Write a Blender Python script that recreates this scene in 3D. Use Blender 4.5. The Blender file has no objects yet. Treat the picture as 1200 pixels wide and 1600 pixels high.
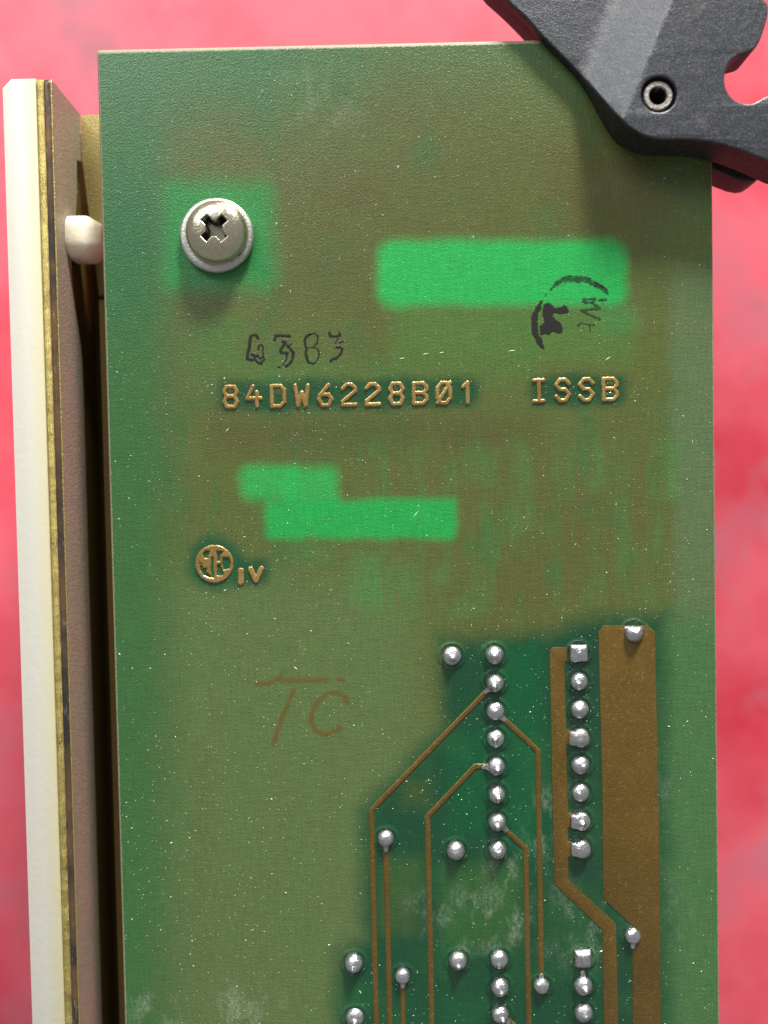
import bpy, bmesh, math, random
import numpy as np
from mathutils import Matrix, Vector
random.seed(7); rng = np.random.default_rng(11)
MM = 0.001                                   # everything is measured in millimetres, built in metres
scn = bpy.context.scene

# ---------------------------------------------------------------- camera
F_PX = 1202.0
CAM_R = (-2.57125e-02, 4.53884e-03, -1.95619e-02)
CAM_P = (-9.37389, 14.91615, 69.27159)       # mm above the board face (z = 0)
cd = bpy.data.cameras.new('camera'); cam = bpy.data.objects.new('camera', cd)
scn.collection.objects.link(cam); scn.camera = cam
cd.sensor_fit = 'VERTICAL'; cd.sensor_height = 36.0; cd.lens = F_PX / 1600 * 36
cd.clip_start = 0.002; cd.clip_end = 20
cam.location = Vector(CAM_P) * MM; cam.rotation_euler = CAM_R
cd.dof.use_dof = True; cd.dof.focus_distance = 0.0690; cd.dof.aperture_fstop = 11.0

# ---------------------------------------------------------------- light
w = bpy.data.worlds.new('World'); scn.world = w; w.use_nodes = True
w.node_tree.nodes['Background'].inputs[0].default_value = (0.93, 0.97, 1.0, 1)
w.node_tree.nodes['Background'].inputs[1].default_value = 0.33

def area(name, az, el, dist, sx, sy, power, col):
    """lamp seen from the board at azimuth az (from +y towards +x) and elevation el, degrees"""
    l = bpy.data.lights.new(name, 'AREA'); l.shape = 'RECTANGLE'; l.size = sx; l.size_y = sy
    l.energy = power; l.color = col
    o = bpy.data.objects.new(name, l); scn.collection.objects.link(o)
    a, e = math.radians(az), math.radians(el)
    d = Vector((math.sin(a) * math.cos(e), math.cos(a) * math.cos(e), math.sin(e)))
    o.location = Vector((-0.009, 0.015, 0)) + d * dist
    o.rotation_euler = d.to_track_quat('Z', 'Y').to_euler()
    return o
area('window_light', 13, 16.5, 0.9, 0.18, 0.11, 20.5, (1.0, 0.98, 0.95))
area('sheen_fill_light', -28, 36, 1.1, 0.60, 0.42, 7.5, (0.95, 0.98, 1.0))  # unseen soft lamp added for sheen, aimed at the sloping handle facet

scn.view_settings.view_transform = 'Standard'; scn.view_settings.look = 'None'
scn.view_settings.exposure = 0.0; scn.view_settings.gamma = 1.0
scn.view_settings.use_curve_mapping = False

# ---------------------------------------------------------------- measuring
def _rot(a, b, c):
    ca, sa, cb, sb, cc, sc = math.cos(a), math.sin(a), math.cos(b), math.sin(b), math.cos(c), math.sin(c)
    return (np.array([[cc, -sc, 0], [sc, cc, 0], [0, 0, 1]]) @ np.array([[cb, 0, sb], [0, 1, 0], [-sb, 0, cb]])
            @ np.array([[1, 0, 0], [0, ca, -sa], [0, sa, ca]]))
ROT = _rot(*CAM_R)
def P(u, v, z=0.0):
    """a point measured in the photograph -> millimetres on the level z"""
    d = ROT @ np.array([(u - 600) / F_PX, -(v - 800) / F_PX, -1.0])
    t = (z - CAM_P[2]) / d[2]
    return (CAM_P[0] + t * d[0], CAM_P[1] + t * d[1])
def PP(pts, z=0.0, zoom=None):
    if zoom:
        u0, v0, s = zoom; pts = [(u0 + a / s, v0 + b / s) for a, b in pts]
    return [P(a, b, z) for a, b in pts]
def measure(x, y):
    """board millimetres -> measured units (arrays)"""
    d = (np.stack([x - CAM_P[0], y - CAM_P[1], np.full_like(x, -CAM_P[2])], -1)) @ ROT
    return 600 + F_PX * d[..., 0] / -d[..., 2], 800 - F_PX * d[..., 1] / -d[..., 2]

# ---------------------------------------------------------------- object helpers
def tag(o, label=None, cat=None, group=None, kind=None):
    for k, v in (('label', label), ('category', cat), ('group', group), ('kind', kind)):
        if v: o[k] = v
    return o
def empty(name, loc, label, cat, group=None):
    o = bpy.data.objects.new(name, None); scn.collection.objects.link(o)
    o.empty_display_size = 0.005; o.location = Vector(loc) * MM
    return tag(o, label, cat, group)
def build(name, verts, faces, mat, parent=None, smooth=True):
    """verts in world millimetres; the origin is put at the middle of the base"""
    v = np.asarray(verts, dtype=np.float64)
    lo, hi = v.min(0), v.max(0); org = np.array([(lo[0] + hi[0]) / 2, (lo[1] + hi[1]) / 2, lo[2]])
    me = bpy.data.meshes.new(name)
    me.from_pydata([tuple(p) for p in ((v - org) * MM)], [], faces)
    me.update()
    o = bpy.data.objects.new(name, me); scn.collection.objects.link(o)
    me.materials.append(mat)
    if smooth: me.polygons.foreach_set('use_smooth', [True] * len(me.polygons))
    place(o, org, parent)
    return o
def place(o, org, parent):
    loc = Vector([float(c) for c in org]) * MM
    if parent is not None:
        o.parent = parent
        loc = loc - world_loc(parent)
    o.location = loc
def world_loc(o):
    l = Vector(o.location)
    while o.parent: o = o.parent; l += o.location
    return l
def from_bm(name, bm, mat, parent=None, smooth=False):
    bm.normal_update()
    vs = [tuple(v.co) for v in bm.verts]; bm.verts.index_update()
    fs = [[v.index for v in f.verts] for f in bm.faces]; sm = [f.smooth for f in bm.faces]
    bm.free()
    return build(name, vs, fs, mat, parent, smooth)
def sharp(o, deg=35):
    o.data.set_sharp_from_angle(angle=math.radians(deg)); return o

# ---------------------------------------------------------------- numpy noise and distance fields
def vnoise(x, y, seed=0):
    g = np.random.default_rng(seed).random((256, 256))
    xi, yi = np.floor(x).astype(int), np.floor(y).astype(int); fx, fy = x - xi, y - yi
    fx, fy = fx * fx * (3 - 2 * fx), fy * fy * (3 - 2 * fy)
    a, b = xi % 256, yi % 256; a1, b1 = (a + 1) % 256, (b + 1) % 256
    return (g[a, b] * (1 - fx) + g[a1, b] * fx) * (1 - fy) + (g[a, b1] * (1 - fx) + g[a1, b1] * fx) * fy
def fbm(x, y, seed=0, o=4):
    r = 0; s = 0; k = 1.0
    for i in range(o):
        r = r + k * vnoise(x * 2 ** i + 17.3 * i, y * 2 ** i + 9.1 * i, seed + i); s += k; k *= .55
    return r / s
def sstep(a, b, x):
    t = np.clip((x - a) / (b - a), 0, 1); return t * t * (3 - 2 * t)
def sd_seg(x, y, a, b):
    ax, ay = a; bx, by = b; dx, dy = bx - ax, by - ay
    t = np.clip(((x - ax) * dx + (y - ay) * dy) / (dx * dx + dy * dy + 1e-12), 0, 1)
    return np.hypot(x - ax - t * dx, y - ay - t * dy)
def sd_lines(x, y, lines, wd):
    d = np.full(np.shape(x), 1e9)
    for ln in lines:
        for a, b in zip(ln[:-1], ln[1:]): d = np.minimum(d, sd_seg(x, y, a, b))
    return d - wd / 2
def sd_poly(x, y, pts):
    d = np.full(np.shape(x), 1e9); ins = np.zeros(np.shape(x), bool)
    for i in range(len(pts)):
        a, b = pts[i], pts[i - 1]
        d = np.minimum(d, sd_seg(x, y, a, b))
        c = ((a[1] > y) != (b[1] > y)) & (x < (b[0] - a[0]) * (y - a[1]) / ((b[1] - a[1]) or 1e-12) + a[0])
        ins ^= c
    return np.where(ins, -d, d)
def sd_box(x, y, x0, y0, x1, y1, r=0.0):
    qx = np.abs(x - (x0 + x1) / 2) - (x1 - x0) / 2 + r; qy = np.abs(y - (y0 + y1) / 2) - (y1 - y0) / 2 + r
    return np.hypot(np.maximum(qx, 0), np.maximum(qy, 0)) + np.minimum(np.maximum(qx, qy), 0) - r

def relief(name, sdf, bounds, cell, prof, mat, parent, z0=-0.004, smooth=True, fade=None):
    """a low relief: a grid snapped to the outline sdf = 0, raised by prof(-sdf)"""
    x0, y0, x1, y1 = bounds; nx, ny = int((x1 - x0) / cell) + 2, int((y1 - y0) / cell) + 2
    X, Y = np.meshgrid(x0 + cell * np.arange(nx), y0 + cell * np.arange(ny), indexing='ij')
    D = sdf(X, Y); e = cell * .2
    GX = (sdf(X + e, Y) - sdf(X - e, Y)) / (2 * e); GY = (sdf(X, Y + e) - sdf(X, Y - e)) / (2 * e)
    s = np.where(np.abs(D) < cell * .62, D, 0.0); n = np.maximum(np.hypot(GX, GY), .3)
    X = X - s * GX / n ** 2; Y = Y - s * GY / n ** 2
    D2 = np.where(np.abs(D) < cell * .62, 0.0, D)
    Z = z0 + prof(np.maximum(-D2, 0), X, Y)
    idx = np.arange(nx * ny).reshape(nx, ny)
    q = np.stack([idx[:-1, :-1], idx[1:, :-1], idx[1:, 1:], idx[:-1, 1:]], -1).reshape(-1, 4)
    ok = (D2.ravel()[q] <= 0).all(1) & ((D2.ravel()[q] < 0).any(1) | True)
    q = q[ok]
    used = np.unique(q); mp = np.zeros(nx * ny, int); mp[used] = np.arange(len(used))
    V = np.stack([X.ravel(), Y.ravel(), Z.ravel()], -1)[used]
    o = build(name, V, mp[q].tolist(), mat, parent, smooth)
    if fade:
        at = o.data.attributes.new('fade', 'FLOAT', 'POINT')
        at.data.foreach_set('value', np.clip(np.maximum(-D2, 0).ravel()[used] / fade, 0, 1).astype(np.float32))
    return o

# ---------------------------------------------------------------- material helpers
def srgb(*c):
    return tuple((k / 255 / 12.92 if k <= 10 else ((k / 255 + .055) / 1.055) ** 2.4) for k in c)
class Mat:
    def __init__(s, name):
        s.m = bpy.data.materials.new(name); s.m.use_nodes = True; s.t = s.m.node_tree; s.n = s.t.nodes; s.l = s.t.links
        s.b = s.n['Principled BSDF']; s.out = s.n['Material Output']; s._p = None
    def put(s, sock, v):
        if isinstance(v, bpy.types.NodeSocket): s.l.new(v, sock)
        elif isinstance(v, tuple) and len(v) == 3 and sock.type == 'RGBA': sock.default_value = (*v, 1)
        else: sock.default_value = v
    def set(s, **k):
        for a, v in k.items(): s.put(s.b.inputs[a.replace('_', ' ')], v)
        return s
    @property
    def pos(s):                               # position in millimetres
        if s._p is None:
            g = s.n.new('ShaderNodeNewGeometry'); k = s.n.new('ShaderNodeVectorMath'); k.operation = 'SCALE'
            s.l.new(g.outputs['Position'], k.inputs[0]); k.inputs['Scale'].default_value = 1000; s._p = k.outputs[0]
        return s._p
    def stretch(s, v):
        k = s.n.new('ShaderNodeVectorMath'); k.operation = 'MULTIPLY'; s.l.new(s.pos, k.inputs[0]); k.inputs[1].default_value = v
        return k.outputs[0]
    def noise(s, scale, detail=2, rough=.5, vec=None):
        k = s.n.new('ShaderNodeTexNoise'); s.l.new(vec or s.pos, k.inputs['Vector'])
        k.inputs['Scale'].default_value = scale; k.inputs['Detail'].default_value = detail; k.inputs['Roughness'].default_value = rough
        return k.outputs['Fac']
    def voro(s, scale, vec=None):
        k = s.n.new('ShaderNodeTexVoronoi'); s.l.new(vec or s.pos, k.inputs['Vector']); k.inputs['Scale'].default_value = scale
        return k.outputs['Distance']
    def rng(s, v, a, b, c=0.0, d=1.0):
        k = s.n.new('ShaderNodeMapRange'); s.put(k.inputs[0], v)
        for i, q in zip((1, 2, 3, 4), (a, b, c, d)): k.inputs[i].default_value = q
        return k.outputs[0]
    def sep(s, i):
        k = s.n.new('ShaderNodeSeparateXYZ'); s.l.new(s.pos, k.inputs[0]); return k.outputs[i]
    def math(s, op, a, b=0.0):
        k = s.n.new('ShaderNodeMath'); k.operation = op; s.put(k.inputs[0], a); s.put(k.inputs[1], b); return k.outputs[0]
    def mix(s, f, a, b, mode='MIX'):
        k = s.n.new('ShaderNodeMix'); k.data_type = 'RGBA'; k.blend_type = mode
        s.put(k.inputs[0], f); s.put(k.inputs[6], a); s.put(k.inputs[7], b); return k.outputs[2]
    def attr(s, name, what='Color'):
        k = s.n.new('ShaderNodeAttribute'); k.attribute_name = name; return k.outputs[what]
    def bump(s, h, dist_mm, strength=1.0, normal=None):
        k = s.n.new('ShaderNodeBump'); s.put(k.inputs['Height'], h); k.inputs['Distance'].default_value = dist_mm * MM
        k.inputs['Strength'].default_value = strength
        if normal is not None: s.l.new(normal, k.inputs['Normal'])
        return k.outputs[0]
    def alpha(s, a):
        t = s.n.new('ShaderNodeBsdfTransparent'); x = s.n.new('ShaderNodeMixShader'); s.put(x.inputs[0], a)
        s.l.new(t.outputs[0], x.inputs[1]); s.l.new(s.b.outputs[0], x.inputs[2]); s.l.new(x.outputs[0], s.out.inputs[0])

# ---------------------------------------------------------------- materials
m = Mat('solder_mask')                        # green lacquer over glass laminate, copper of the far side showing through
col = m.attr('col'); sm = m.attr('smudge', 'Fac'); ring = m.attr('ring', 'Fac')
grain = m.noise(8.5, 3, .65); fine = m.noise(16, 2, .6)
weave = m.math('ADD', m.noise(1.0, 2, .5, m.stretch((5.2, .5, 1))), m.noise(1.0, 2, .5, m.stretch((.5, 5.2, 1))))
c = m.mix(1.0, col, m.mix(m.rng(weave, .7, 1.3), (.86, .86, .86), (1.12, 1.12, 1.12)), 'MULTIPLY')
c = m.mix(1.0, c, m.mix(m.rng(grain, .3, .7), (.82, .84, .82), (1.16, 1.14, 1.16)), 'MULTIPLY')
scuff = m.math('MULTIPLY', m.math('MULTIPLY', sm, m.rng(m.noise(.55, 3, .6, m.stretch((1, .55, 1))), .46, .66)), m.rng(m.noise(3.0, 6, .78, m.stretch((1.3, .6, 1))), .40, .70, 0, .85))
c = m.mix(scuff, c, srgb(190, 192, 170))
m.set(Base_Color=c, Roughness=m.rng(fine, .3, .7, .18, .34), Specular_IOR_Level=.5)
h = m.math('ADD', m.math('MULTIPLY', grain, .8), m.math('MULTIPLY', m.voro(5.5), .4))
b1 = m.bump(h, .038); b2 = m.bump(ring, .10, 1.0, b1)
m.set(Normal=b2); MASK = m.m

m = Mat('laminate_edge')
m.set(Base_Color=m.mix(m.noise(5, 3, .7), srgb(108, 106, 76), srgb(156, 152, 124)), Roughness=.6, Normal=m.bump(m.noise(7, 3), .05)); EDGE = m.m

def copper(name, a, b, bumpd=.03, r=.34, met=.12):
    m = Mat(name)
    g = m.noise(6.5, 3, .6)
    c = m.mix(m.rng(m.noise(.16, 4, .65), .35, .65), a, b)
    c = m.mix(1.0, c, m.mix(m.rng(g, .3, .7), (.8, .8, .8), (1.2, 1.2, 1.2)), 'MULTIPLY')
    c = m.mix(m.rng(m.noise(2.2, 6, .78), .56, .76, 0, .4), c, srgb(178, 160, 130))
    m.set(Base_Color=c, Roughness=m.rng(g, .3, .7, r - .06, r + .1), Metallic=met, Specular_IOR_Level=.5, Normal=m.bump(g, bumpd))
    return m.m
COPPER = copper('lacquered_copper', srgb(90, 69, 22), srgb(100, 77, 28), .042, .29)
LETTER = copper('legend_copper', srgb(146, 116, 62), srgb(176, 146, 90), .02, .20, .45)

m = Mat('tin_solder')
g = m.noise(4, 4, .6); oi = m.n.new('ShaderNodeObjectInfo').outputs['Random']
c = m.mix(g, srgb(172, 171, 170), srgb(224, 223, 222)); c = m.mix(m.rng(oi, 0, 1, 0, .45), c, srgb(150, 148, 150))
c = m.mix(m.rng(m.noise(7, 4, .7), .62, .74, 0, .5), c, srgb(120, 110, 96))
m.set(Base_Color=c, Metallic=.95, Roughness=m.math('ADD', m.rng(g, .3, .7, .16, .32), m.rng(oi, 0, 1, .0, .18)), Normal=m.bump(m.noise(3.2, 4, .6), .08)); SOLDER = m.m

m = Mat('clear_resin')
m.set(Base_Color=srgb(95, 120, 80), Roughness=.08, Specular_IOR_Level=.7); m.alpha(.35); RESIN = m.m

def ink(name, colr, a0, a1, scale=3.0, lo=.3, hi=.6):
    m = Mat(name); m.set(Base_Color=colr, Roughness=.45)
    m.alpha(m.math('MULTIPLY', m.rng(m.noise(scale, 4, .65), lo, hi, a0, a1), m.attr('fade', 'Fac'))); return m.m
INK = ink('black_ink', srgb(24, 20, 18), .55, 1.0, 3.0, .25, .45)
INKTHIN = ink('thin_dried_ink', srgb(20, 22, 14), .55, 1.0, 2.2, .33, .52)
INKFADE = ink('faded_ink', srgb(22, 52, 36), .25, .85, 2.5, .3, .6)
PENCIL = ink('brown_crayon', srgb(126, 86, 28), .15, .68, 7.0, .34, .66)

m = Mat('black_plastic')                      # worn, dusty moulding
g = m.noise(1.1, 5, .7); s1 = m.noise(6, 4, .75); fl = m.noise(10.5, 3, .8)
c = m.mix(m.rng(g, .3, .72), srgb(32, 34, 40), srgb(50, 52, 58))
c = m.mix(m.rng(s1, .52, .78, 0, .35), c, srgb(112, 113, 118))
c = m.mix(m.rng(fl, .60, .70, 0, .75), c, srgb(176, 176, 178))
c = m.mix(m.rng(m.noise(.42, 3, .6), .62, .78, 0, .28), c, srgb(132, 118, 104))
m.set(Base_Color=c, Roughness=m.rng(s1, .3, .7, .26, .44), Specular_IOR_Level=.6,
      Normal=m.bump(m.math('ADD', m.noise(6.0, 4, .7), m.math('MULTIPLY', m.noise(.9, 2), 1.2)), .036)); PLASTIC = m.m
m = Mat('black_plastic_side')
c = m.mix(m.rng(m.noise(2.0, 4, .65), .4, .75), srgb(30, 27, 27), srgb(62, 55, 52))
m.set(Base_Color=c, Roughness=.55, Normal=m.bump(m.noise(6, 3), .03)); PSIDE = m.m

def steel(name, a, b, r=.32, met=.9, bs=4.0, bd=.02):
    m = Mat(name); g = m.noise(2.6, 5, .65)
    m.set(Base_Color=m.mix(g, a, b), Metallic=met, Roughness=m.rng(m.noise(6, 3), .3, .7, r - .07, r + .12),
          Normal=m.bump(m.noise(bs, 3), bd)); return m.m
DEEP = steel('shaded_chromate', srgb(84, 64, 18), srgb(112, 90, 34), .5, .3, 3, .05)  # chromate steel, the channel's shade put into its darker colour
NICKEL = steel('nickel_screw', srgb(170, 162, 134), srgb(218, 210, 186), .22, .97)
RECESS = steel('shaded_recess', srgb(34, 32, 26), srgb(70, 66, 54), .5, .5)  # darker steel, the shade inside the recess put into its colour
ZINC = steel('zinc_washer', srgb(164, 160, 150), srgb(216, 212, 204), .36, .85, 5, .04)
PIN = steel('spring_pin_steel', srgb(126, 120, 114), srgb(186, 178, 170), .42, .7, 5, .06)
m = Mat('chromate_gold')
lo = m.noise(.5, 3, .6, m.stretch((.3, 1, .3))); g = m.noise(6.5, 4, .8)
c = m.mix(m.rng(lo, .28, .72), srgb(168, 146, 84), srgb(232, 212, 128)); c = m.mix(m.rng(g, .3, .62), m.mix(1.0, c, (.35, .33, .3), 'MULTIPLY'), c)
m.set(Base_Color=c, Metallic=.7, Roughness=m.rng(g, .3, .7, .46, .26), Normal=m.bump(g, .12)); GOLD = m.m
m = Mat('smooth_sheared_edge')
lo = m.noise(.12, 3, .6, m.stretch((.3, 1, .3))); g = m.noise(2.2, 5, .7, m.stretch((2.2, .35, 1)))
c = m.mix(m.rng(lo, .4, .6), srgb(62, 58, 54), srgb(120, 92, 64)); c = m.mix(m.rng(g, .58, .75, 0, .7), c, srgb(188, 180, 164))
m.set(Base_Color=c, Metallic=.5, Roughness=.36, Normal=m.bump(g, .04)); BROWN = m.m
FLANGE = steel('chromate_flange', srgb(138, 120, 66), srgb(176, 160, 104), .46, .55, 6, .09)
m = Mat('matt_bracket_wall')
g = m.noise(4.2, 4, .7); lo = m.noise(.35, 3, .5, m.stretch((1, .4, 1)))
c = m.mix(m.rng(lo, .35, .65), srgb(150, 142, 120), srgb(160, 142, 126)); c = m.mix(1.0, c, m.mix(m.rng(g, .3, .7), (.8, .8, .8), (1.15, 1.15, 1.15)), 'MULTIPLY')
m.set(Base_Color=c, Roughness=.5, Metallic=.25, Normal=m.bump(g, .11)); WALL = m.m

m = Mat('white_nylon')  # light yellowed through the nylon by the gold edge is in its colour
m.set(Base_Color=m.mix(m.rng(m.math('ADD', m.sep(0), m.math('MULTIPLY', m.noise(.3, 2), .5)), -41.3, -39.5, 0, .9), srgb(210, 206, 192), srgb(202, 192, 142)), Roughness=.42, Subsurface_Weight=.35, Subsurface_Radius=(1.0, .8, .4), Subsurface_Scale=.0012,
      Normal=m.bump(m.noise(2.0, 3), .015)); NYLON = m.m
m = Mat('ivory_nylon_stud')
m.set(Base_Color=srgb(236, 226, 200), Roughness=.35, Subsurface_Weight=.5, Subsurface_Radius=(1.0, .75, .35), Subsurface_Scale=.0012,
      Normal=m.bump(m.noise(1.2, 3), .06)); STUD = m.m

m = Mat('red_table_paint')
n1 = m.noise(.05, 4, .55); n2 = m.noise(.11, 3, .6, m.stretch((1, .6, 1)))
c = m.mix(m.rng(n1, .30, .66), srgb(206, 54, 70), srgb(230, 104, 118))
c = m.mix(m.rng(n2, .54, .72, 0, .6), c, srgb(186, 112, 126))
c = m.mix(m.rng(m.noise(.05, 3, .55), .58, .76, 0, .6), c, srgb(140, 98, 106))
m.set(Base_Color=c, Roughness=.45, Specular_IOR_Level=.4); RED = m.m
m = Mat('dust_fleck'); m.set(Base_Color=srgb(225, 228, 215), Roughness=.7); DUST = m.m

# ---------------------------------------------------------------- table
TZ = -30.0
def grid_plane(name, x0, y0, x1, y1, z, mat):
    return build(name, [(x0, y0, z), (x1, y0, z), (x1, y1, z), (x0, y1, z)], [[0, 1, 2, 3]], mat)
tag(grid_plane('table_top', -700, -600, 700, 700, TZ, RED), 'scuffed red painted table top under the circuit board', 'table', kind='structure')

# ---------------------------------------------------------------- circuit board
BX0, BX1, BY1, BY0, BT = -34.42, 20.03, 54.70, -52.0, 1.6
board = empty('circuit_board', ((BX0 + BX1) / 2, (BY0 + BY1) / 2, -BT),
              'green circuit board, solder side up, with gold part number lettering', 'circuit board')

pads = []   # (u, v, r_mm, kind, neck)
for u, v in ((706, 1025), (712, 1329), (552.7, 1504.6), (715.6, 1501), (554.6, 1590)): pads.append((u, v, .86, 'round', None))
for k in range(8): pads.append((*[None] * 2, .84, 'round', {1: (-.75, -.66), 2: (.70, -.71), 4: (-1, -.03), 6: (.74, -.67)}.get(k), (0, -2.54 * k)))
for k in range(8): pads.append((None, None, .84, {0: 'square', 3: 'tab', 6: 'tab', 7: 'tab'}.get(k, 'round'), None, (7.62, -2.54 * k)))
for k in range(3): pads.append((None, None, .84, 'round', {2: (.7, -.7)}.get(k), (0.0, -2.54 * (11 + k))))
for k in range(3): pads.append((None, None, .84, 'box' if k == 0 else 'round', {1: (0, 1)}.get(k), (7.62, -2.54 * (11 + k))))
for u, v, nk in ((602.7, 1310, (0, -1)), (629, 1524.7, (0, -1)), (846, 1540, (0, 1)), (988.6, 1461.7, (0, -1))): pads.append((u, v, .74, 'via', nk))
pads.append((990, 988.5, .86, 'arch', None))
PADXY = [(p[5] if len(p) > 5 else P(p[0], p[1])) for p in pads]

def board_surface():
    cell = .14
    nx, ny = int((BX1 - BX0) / cell) + 1, int((BY1 - BY0) / cell) + 1
    xs = np.linspace(BX0 + .14, BX1 - .06, nx); ys = np.linspace(BY0 + .10, BY1 - .26, ny)
    X, Y = np.meshgrid(xs, ys, indexing='ij')
    U, V = measure(X, Y)
    wu = (fbm(X * .5, Y * .5, 3) - .5) * 16; wv = (fbm(X * .5, Y * .5, 9) - .5) * 16
    u, v = U + wu, V + wv
    L = lambda *c: np.array(srgb(*c))
    OLIVE, BRN, GRN, PALE = L(84, 94, 46), L(84, 80, 38), L(50, 98, 52), L(87, 107, 61)
    DARK, RICH, GREY, BRIGHT = L(10, 66, 40), L(4, 84, 46), L(30, 60, 42), L(36, 162, 76)
    C = np.empty(X.shape + (3,)); C[:] = OLIVE
    def lay(a, colr):
        nonlocal C
        a = np.clip(a, 0, 1)[..., None]; C = C * (1 - a) + colr * a
    def soft(d, s): return 1 - sstep(-s, s, d)
    n = fbm(X * .12, Y * .12, 21); n2 = fbm(X * .35, Y * .2, 33)
    lay(sstep(.42, .70, n) * .35, BRN); lay(sstep(.5, .75, n2) * .4, GRN)
    # smooth olive field, lower left
    lay(soft(sd_box(u, v, 250, 900, 660, 1900, 40), 60) * .85, PALE)
    lay(soft(sd_box(u, v, 300, 1180, 330, 1900, 5), 18) * .15, BRN)
    # green rim, left and top
    lay(soft(u - 262, 60) * .85, GRN); lay(soft(v - 180, 90) * soft(u - 520, 160) * .85, GRN)
    lay(soft(v - 130, 60) * .45, L(64, 104, 58))
    lay(soft(np.hypot((u - 200) / 60, (v - 380) / 120) - 1, .8) * .6, L(34, 96, 54))
    # bare laminate rim on the right
    lay(soft(1050 - u, 16) * soft(420 - v, 30) * .75, L(88, 108, 72)); lay(soft(1032 - u, 12) * soft(960 - v, 40) * .8, L(62, 104, 58))
    # brownish far-side copper; the first patch is painted shadow of the handle
    lay(soft(sd_box(u, v, 860, 230, 1040, 420, 30), 40) * .6, BRN)
    lay(soft(sd_box(u, v, 330, 650, 840, 704, 10), 30) * .55, L(80, 76, 38))
    lay(soft(sd_box(u, v, 430, 270, 590, 480, 10), 40) * .4, BRN)
    # greener windows between the wiring
    lay(soft(sd_box(u, v, 610, 480, 985, 565, 10), 26) * .5, L(70, 118, 52))
    lay(soft(sd_box(u, v, 300, 500, 380, 580, 10), 30) * .45, L(60, 112, 52)); lay(soft(sd_box(u, v, 380, 560, 820, 600, 10), 22) * .35, L(70, 112, 52))
    st = vnoise(U * .07, V * .012, 5) * .45 + vnoise(U * .16, V * .03, 6) * .35 + vnoise(U * .3, V * .02, 16) * .2
    reg = soft(sd_box(u, v, 560, 690, 1060, 960, 20), 40)
    lay(reg * sstep(.4, .8, st) * .32, L(62, 118, 58)); lay(reg * sstep(.55, .2, st) * .26, L(94, 80, 44))
    for b, k in (((932, 488, 998, 520), .6), ((925, 700, 946, 766), .6), ((1036, 690, 1060, 780), .6), ((545, 862, 600, 945), .55), ((460, 848, 520, 880), .4),
                 ((730, 700, 780, 760), .4), ((680, 880, 700, 910), .5), ((800, 690, 830, 830), .35), ((705, 940, 760, 965), .4), ((620, 880, 650, 930), .35)):
        lay(soft(sd_box(u, v, *b, 6), 15) * k * .5, L(62, 134, 70))
    # bare-laminate windows, light coming through from behind put into their colour
    for b, r, s, k, cc in (((256, 284, 428, 452), 20, 24, .72, L(12, 132, 62)), ((588, 376, 978, 478), 24, 13, .97, BRIGHT), ((374, 726, 470, 780), 18, 13, .8, BRIGHT), ((446, 730, 528, 800), 16, 12, .8, BRIGHT),
                           ((414, 780, 712, 842), 8, 10, .93, L(30, 154, 70))):
        lay(soft(sd_box(U + wu * .6, V + wv * .6, *b, r), s) * k, cc)
    # dark clearances round lettering and wiring
    for b in ((340, 596, 748, 642), (828, 588, 978, 634), (362, 872, 420, 916)):
        lay(soft(sd_box(u, v + (U - b[0]) * .018, *b, 14), 12) * .9, L(20, 70, 40))
    lay(soft(np.hypot(u - 335, v - 881) - 42, 14) * .9, L(14, 78, 46))
    zone = sd_poly(u, v, [(690, 998), (850, 990), (925, 962), (1040, 960), (1046, 1900), (520, 1900), (526, 1486), (566, 1462), (566, 1262), (688, 1140)])
    za = soft(zone, 26); lay(za * .95, DARK)
    for b, k, cc in (((790, 1000, 850, 1330), .7, RICH), ((700, 1140, 768, 1310), .6, RICH), ((596, 1340, 655, 1455), .55, L(70, 90, 40)), ((690, 1352, 815, 1478), .62, L(58, 96, 44)),
                     ((628, 1215, 676, 1262), .5, L(70, 88, 40)), ((850, 1390, 932, 1480), .5, L(44, 84, 44)), ((884, 1000, 934, 1370), .7, GREY), ((944, 1470, 984, 1900), .5, GREY),
                     ((690, 1560, 760, 1700), .4, L(26, 90, 46)), ((1000, 975, 1046, 1900), .25, L(50, 92, 48)), ((530, 1530, 580, 1570), .4, L(20, 96, 50))):
        lay(za * soft(sd_box(u, v, *b, 8), 22) * k, cc)
    lay(za * sstep(.5, .7, fbm(X * .25, Y * .25, 55)) * .25, L(40, 92, 48))
    # scuffs left by handling
    S = np.zeros(X.shape)
    for b, a in (((830, 1240, 880, 1340), .8), ((700, 1400, 830, 1475), .7), ((640, 1400, 700, 1450), .5), ((200, 1560, 290, 1610), .7), ((340, 1550, 430, 1610), .7), ((760, 1330, 830, 1400), .6),
                 ((450, 110, 560, 190), .35), ((990, 1180, 1040, 1460), .4), ((930, 240, 960, 300), .2), ((1040, 1400, 1075, 1480), .5), ((860, 1380, 960, 1500), .4)):
        S = np.maximum(S, soft(sd_box(U + wu * 2, V + wv * 2, *b, 20), 30) * a)
    # lacquer meniscus round each pad
    Rg = np.zeros(X.shape)
    for (px, py), p in zip(PADXY, pads):
        d = np.hypot(X - px, Y - py) - (p[2] + .26); Rg = np.maximum(Rg, np.exp(-(d / .17) ** 2))
    # mesh: the face grid plus a ragged chamfer and the sides
    nv = nx * ny; idx = np.arange(nv).reshape(nx, ny)
    q = np.stack([idx[:-1, :-1], idx[1:, :-1], idx[1:, 1:], idx[:-1, 1:]], -1).reshape(-1, 4)
    loop = np.concatenate([idx[:, 0], idx[-1, 1:], idx[-2::-1, -1], idx[0, -2:0:-1]]); n_l = len(loop)
    lx, ly = X.ravel()[loop], Y.ravel()[loop]
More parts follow.
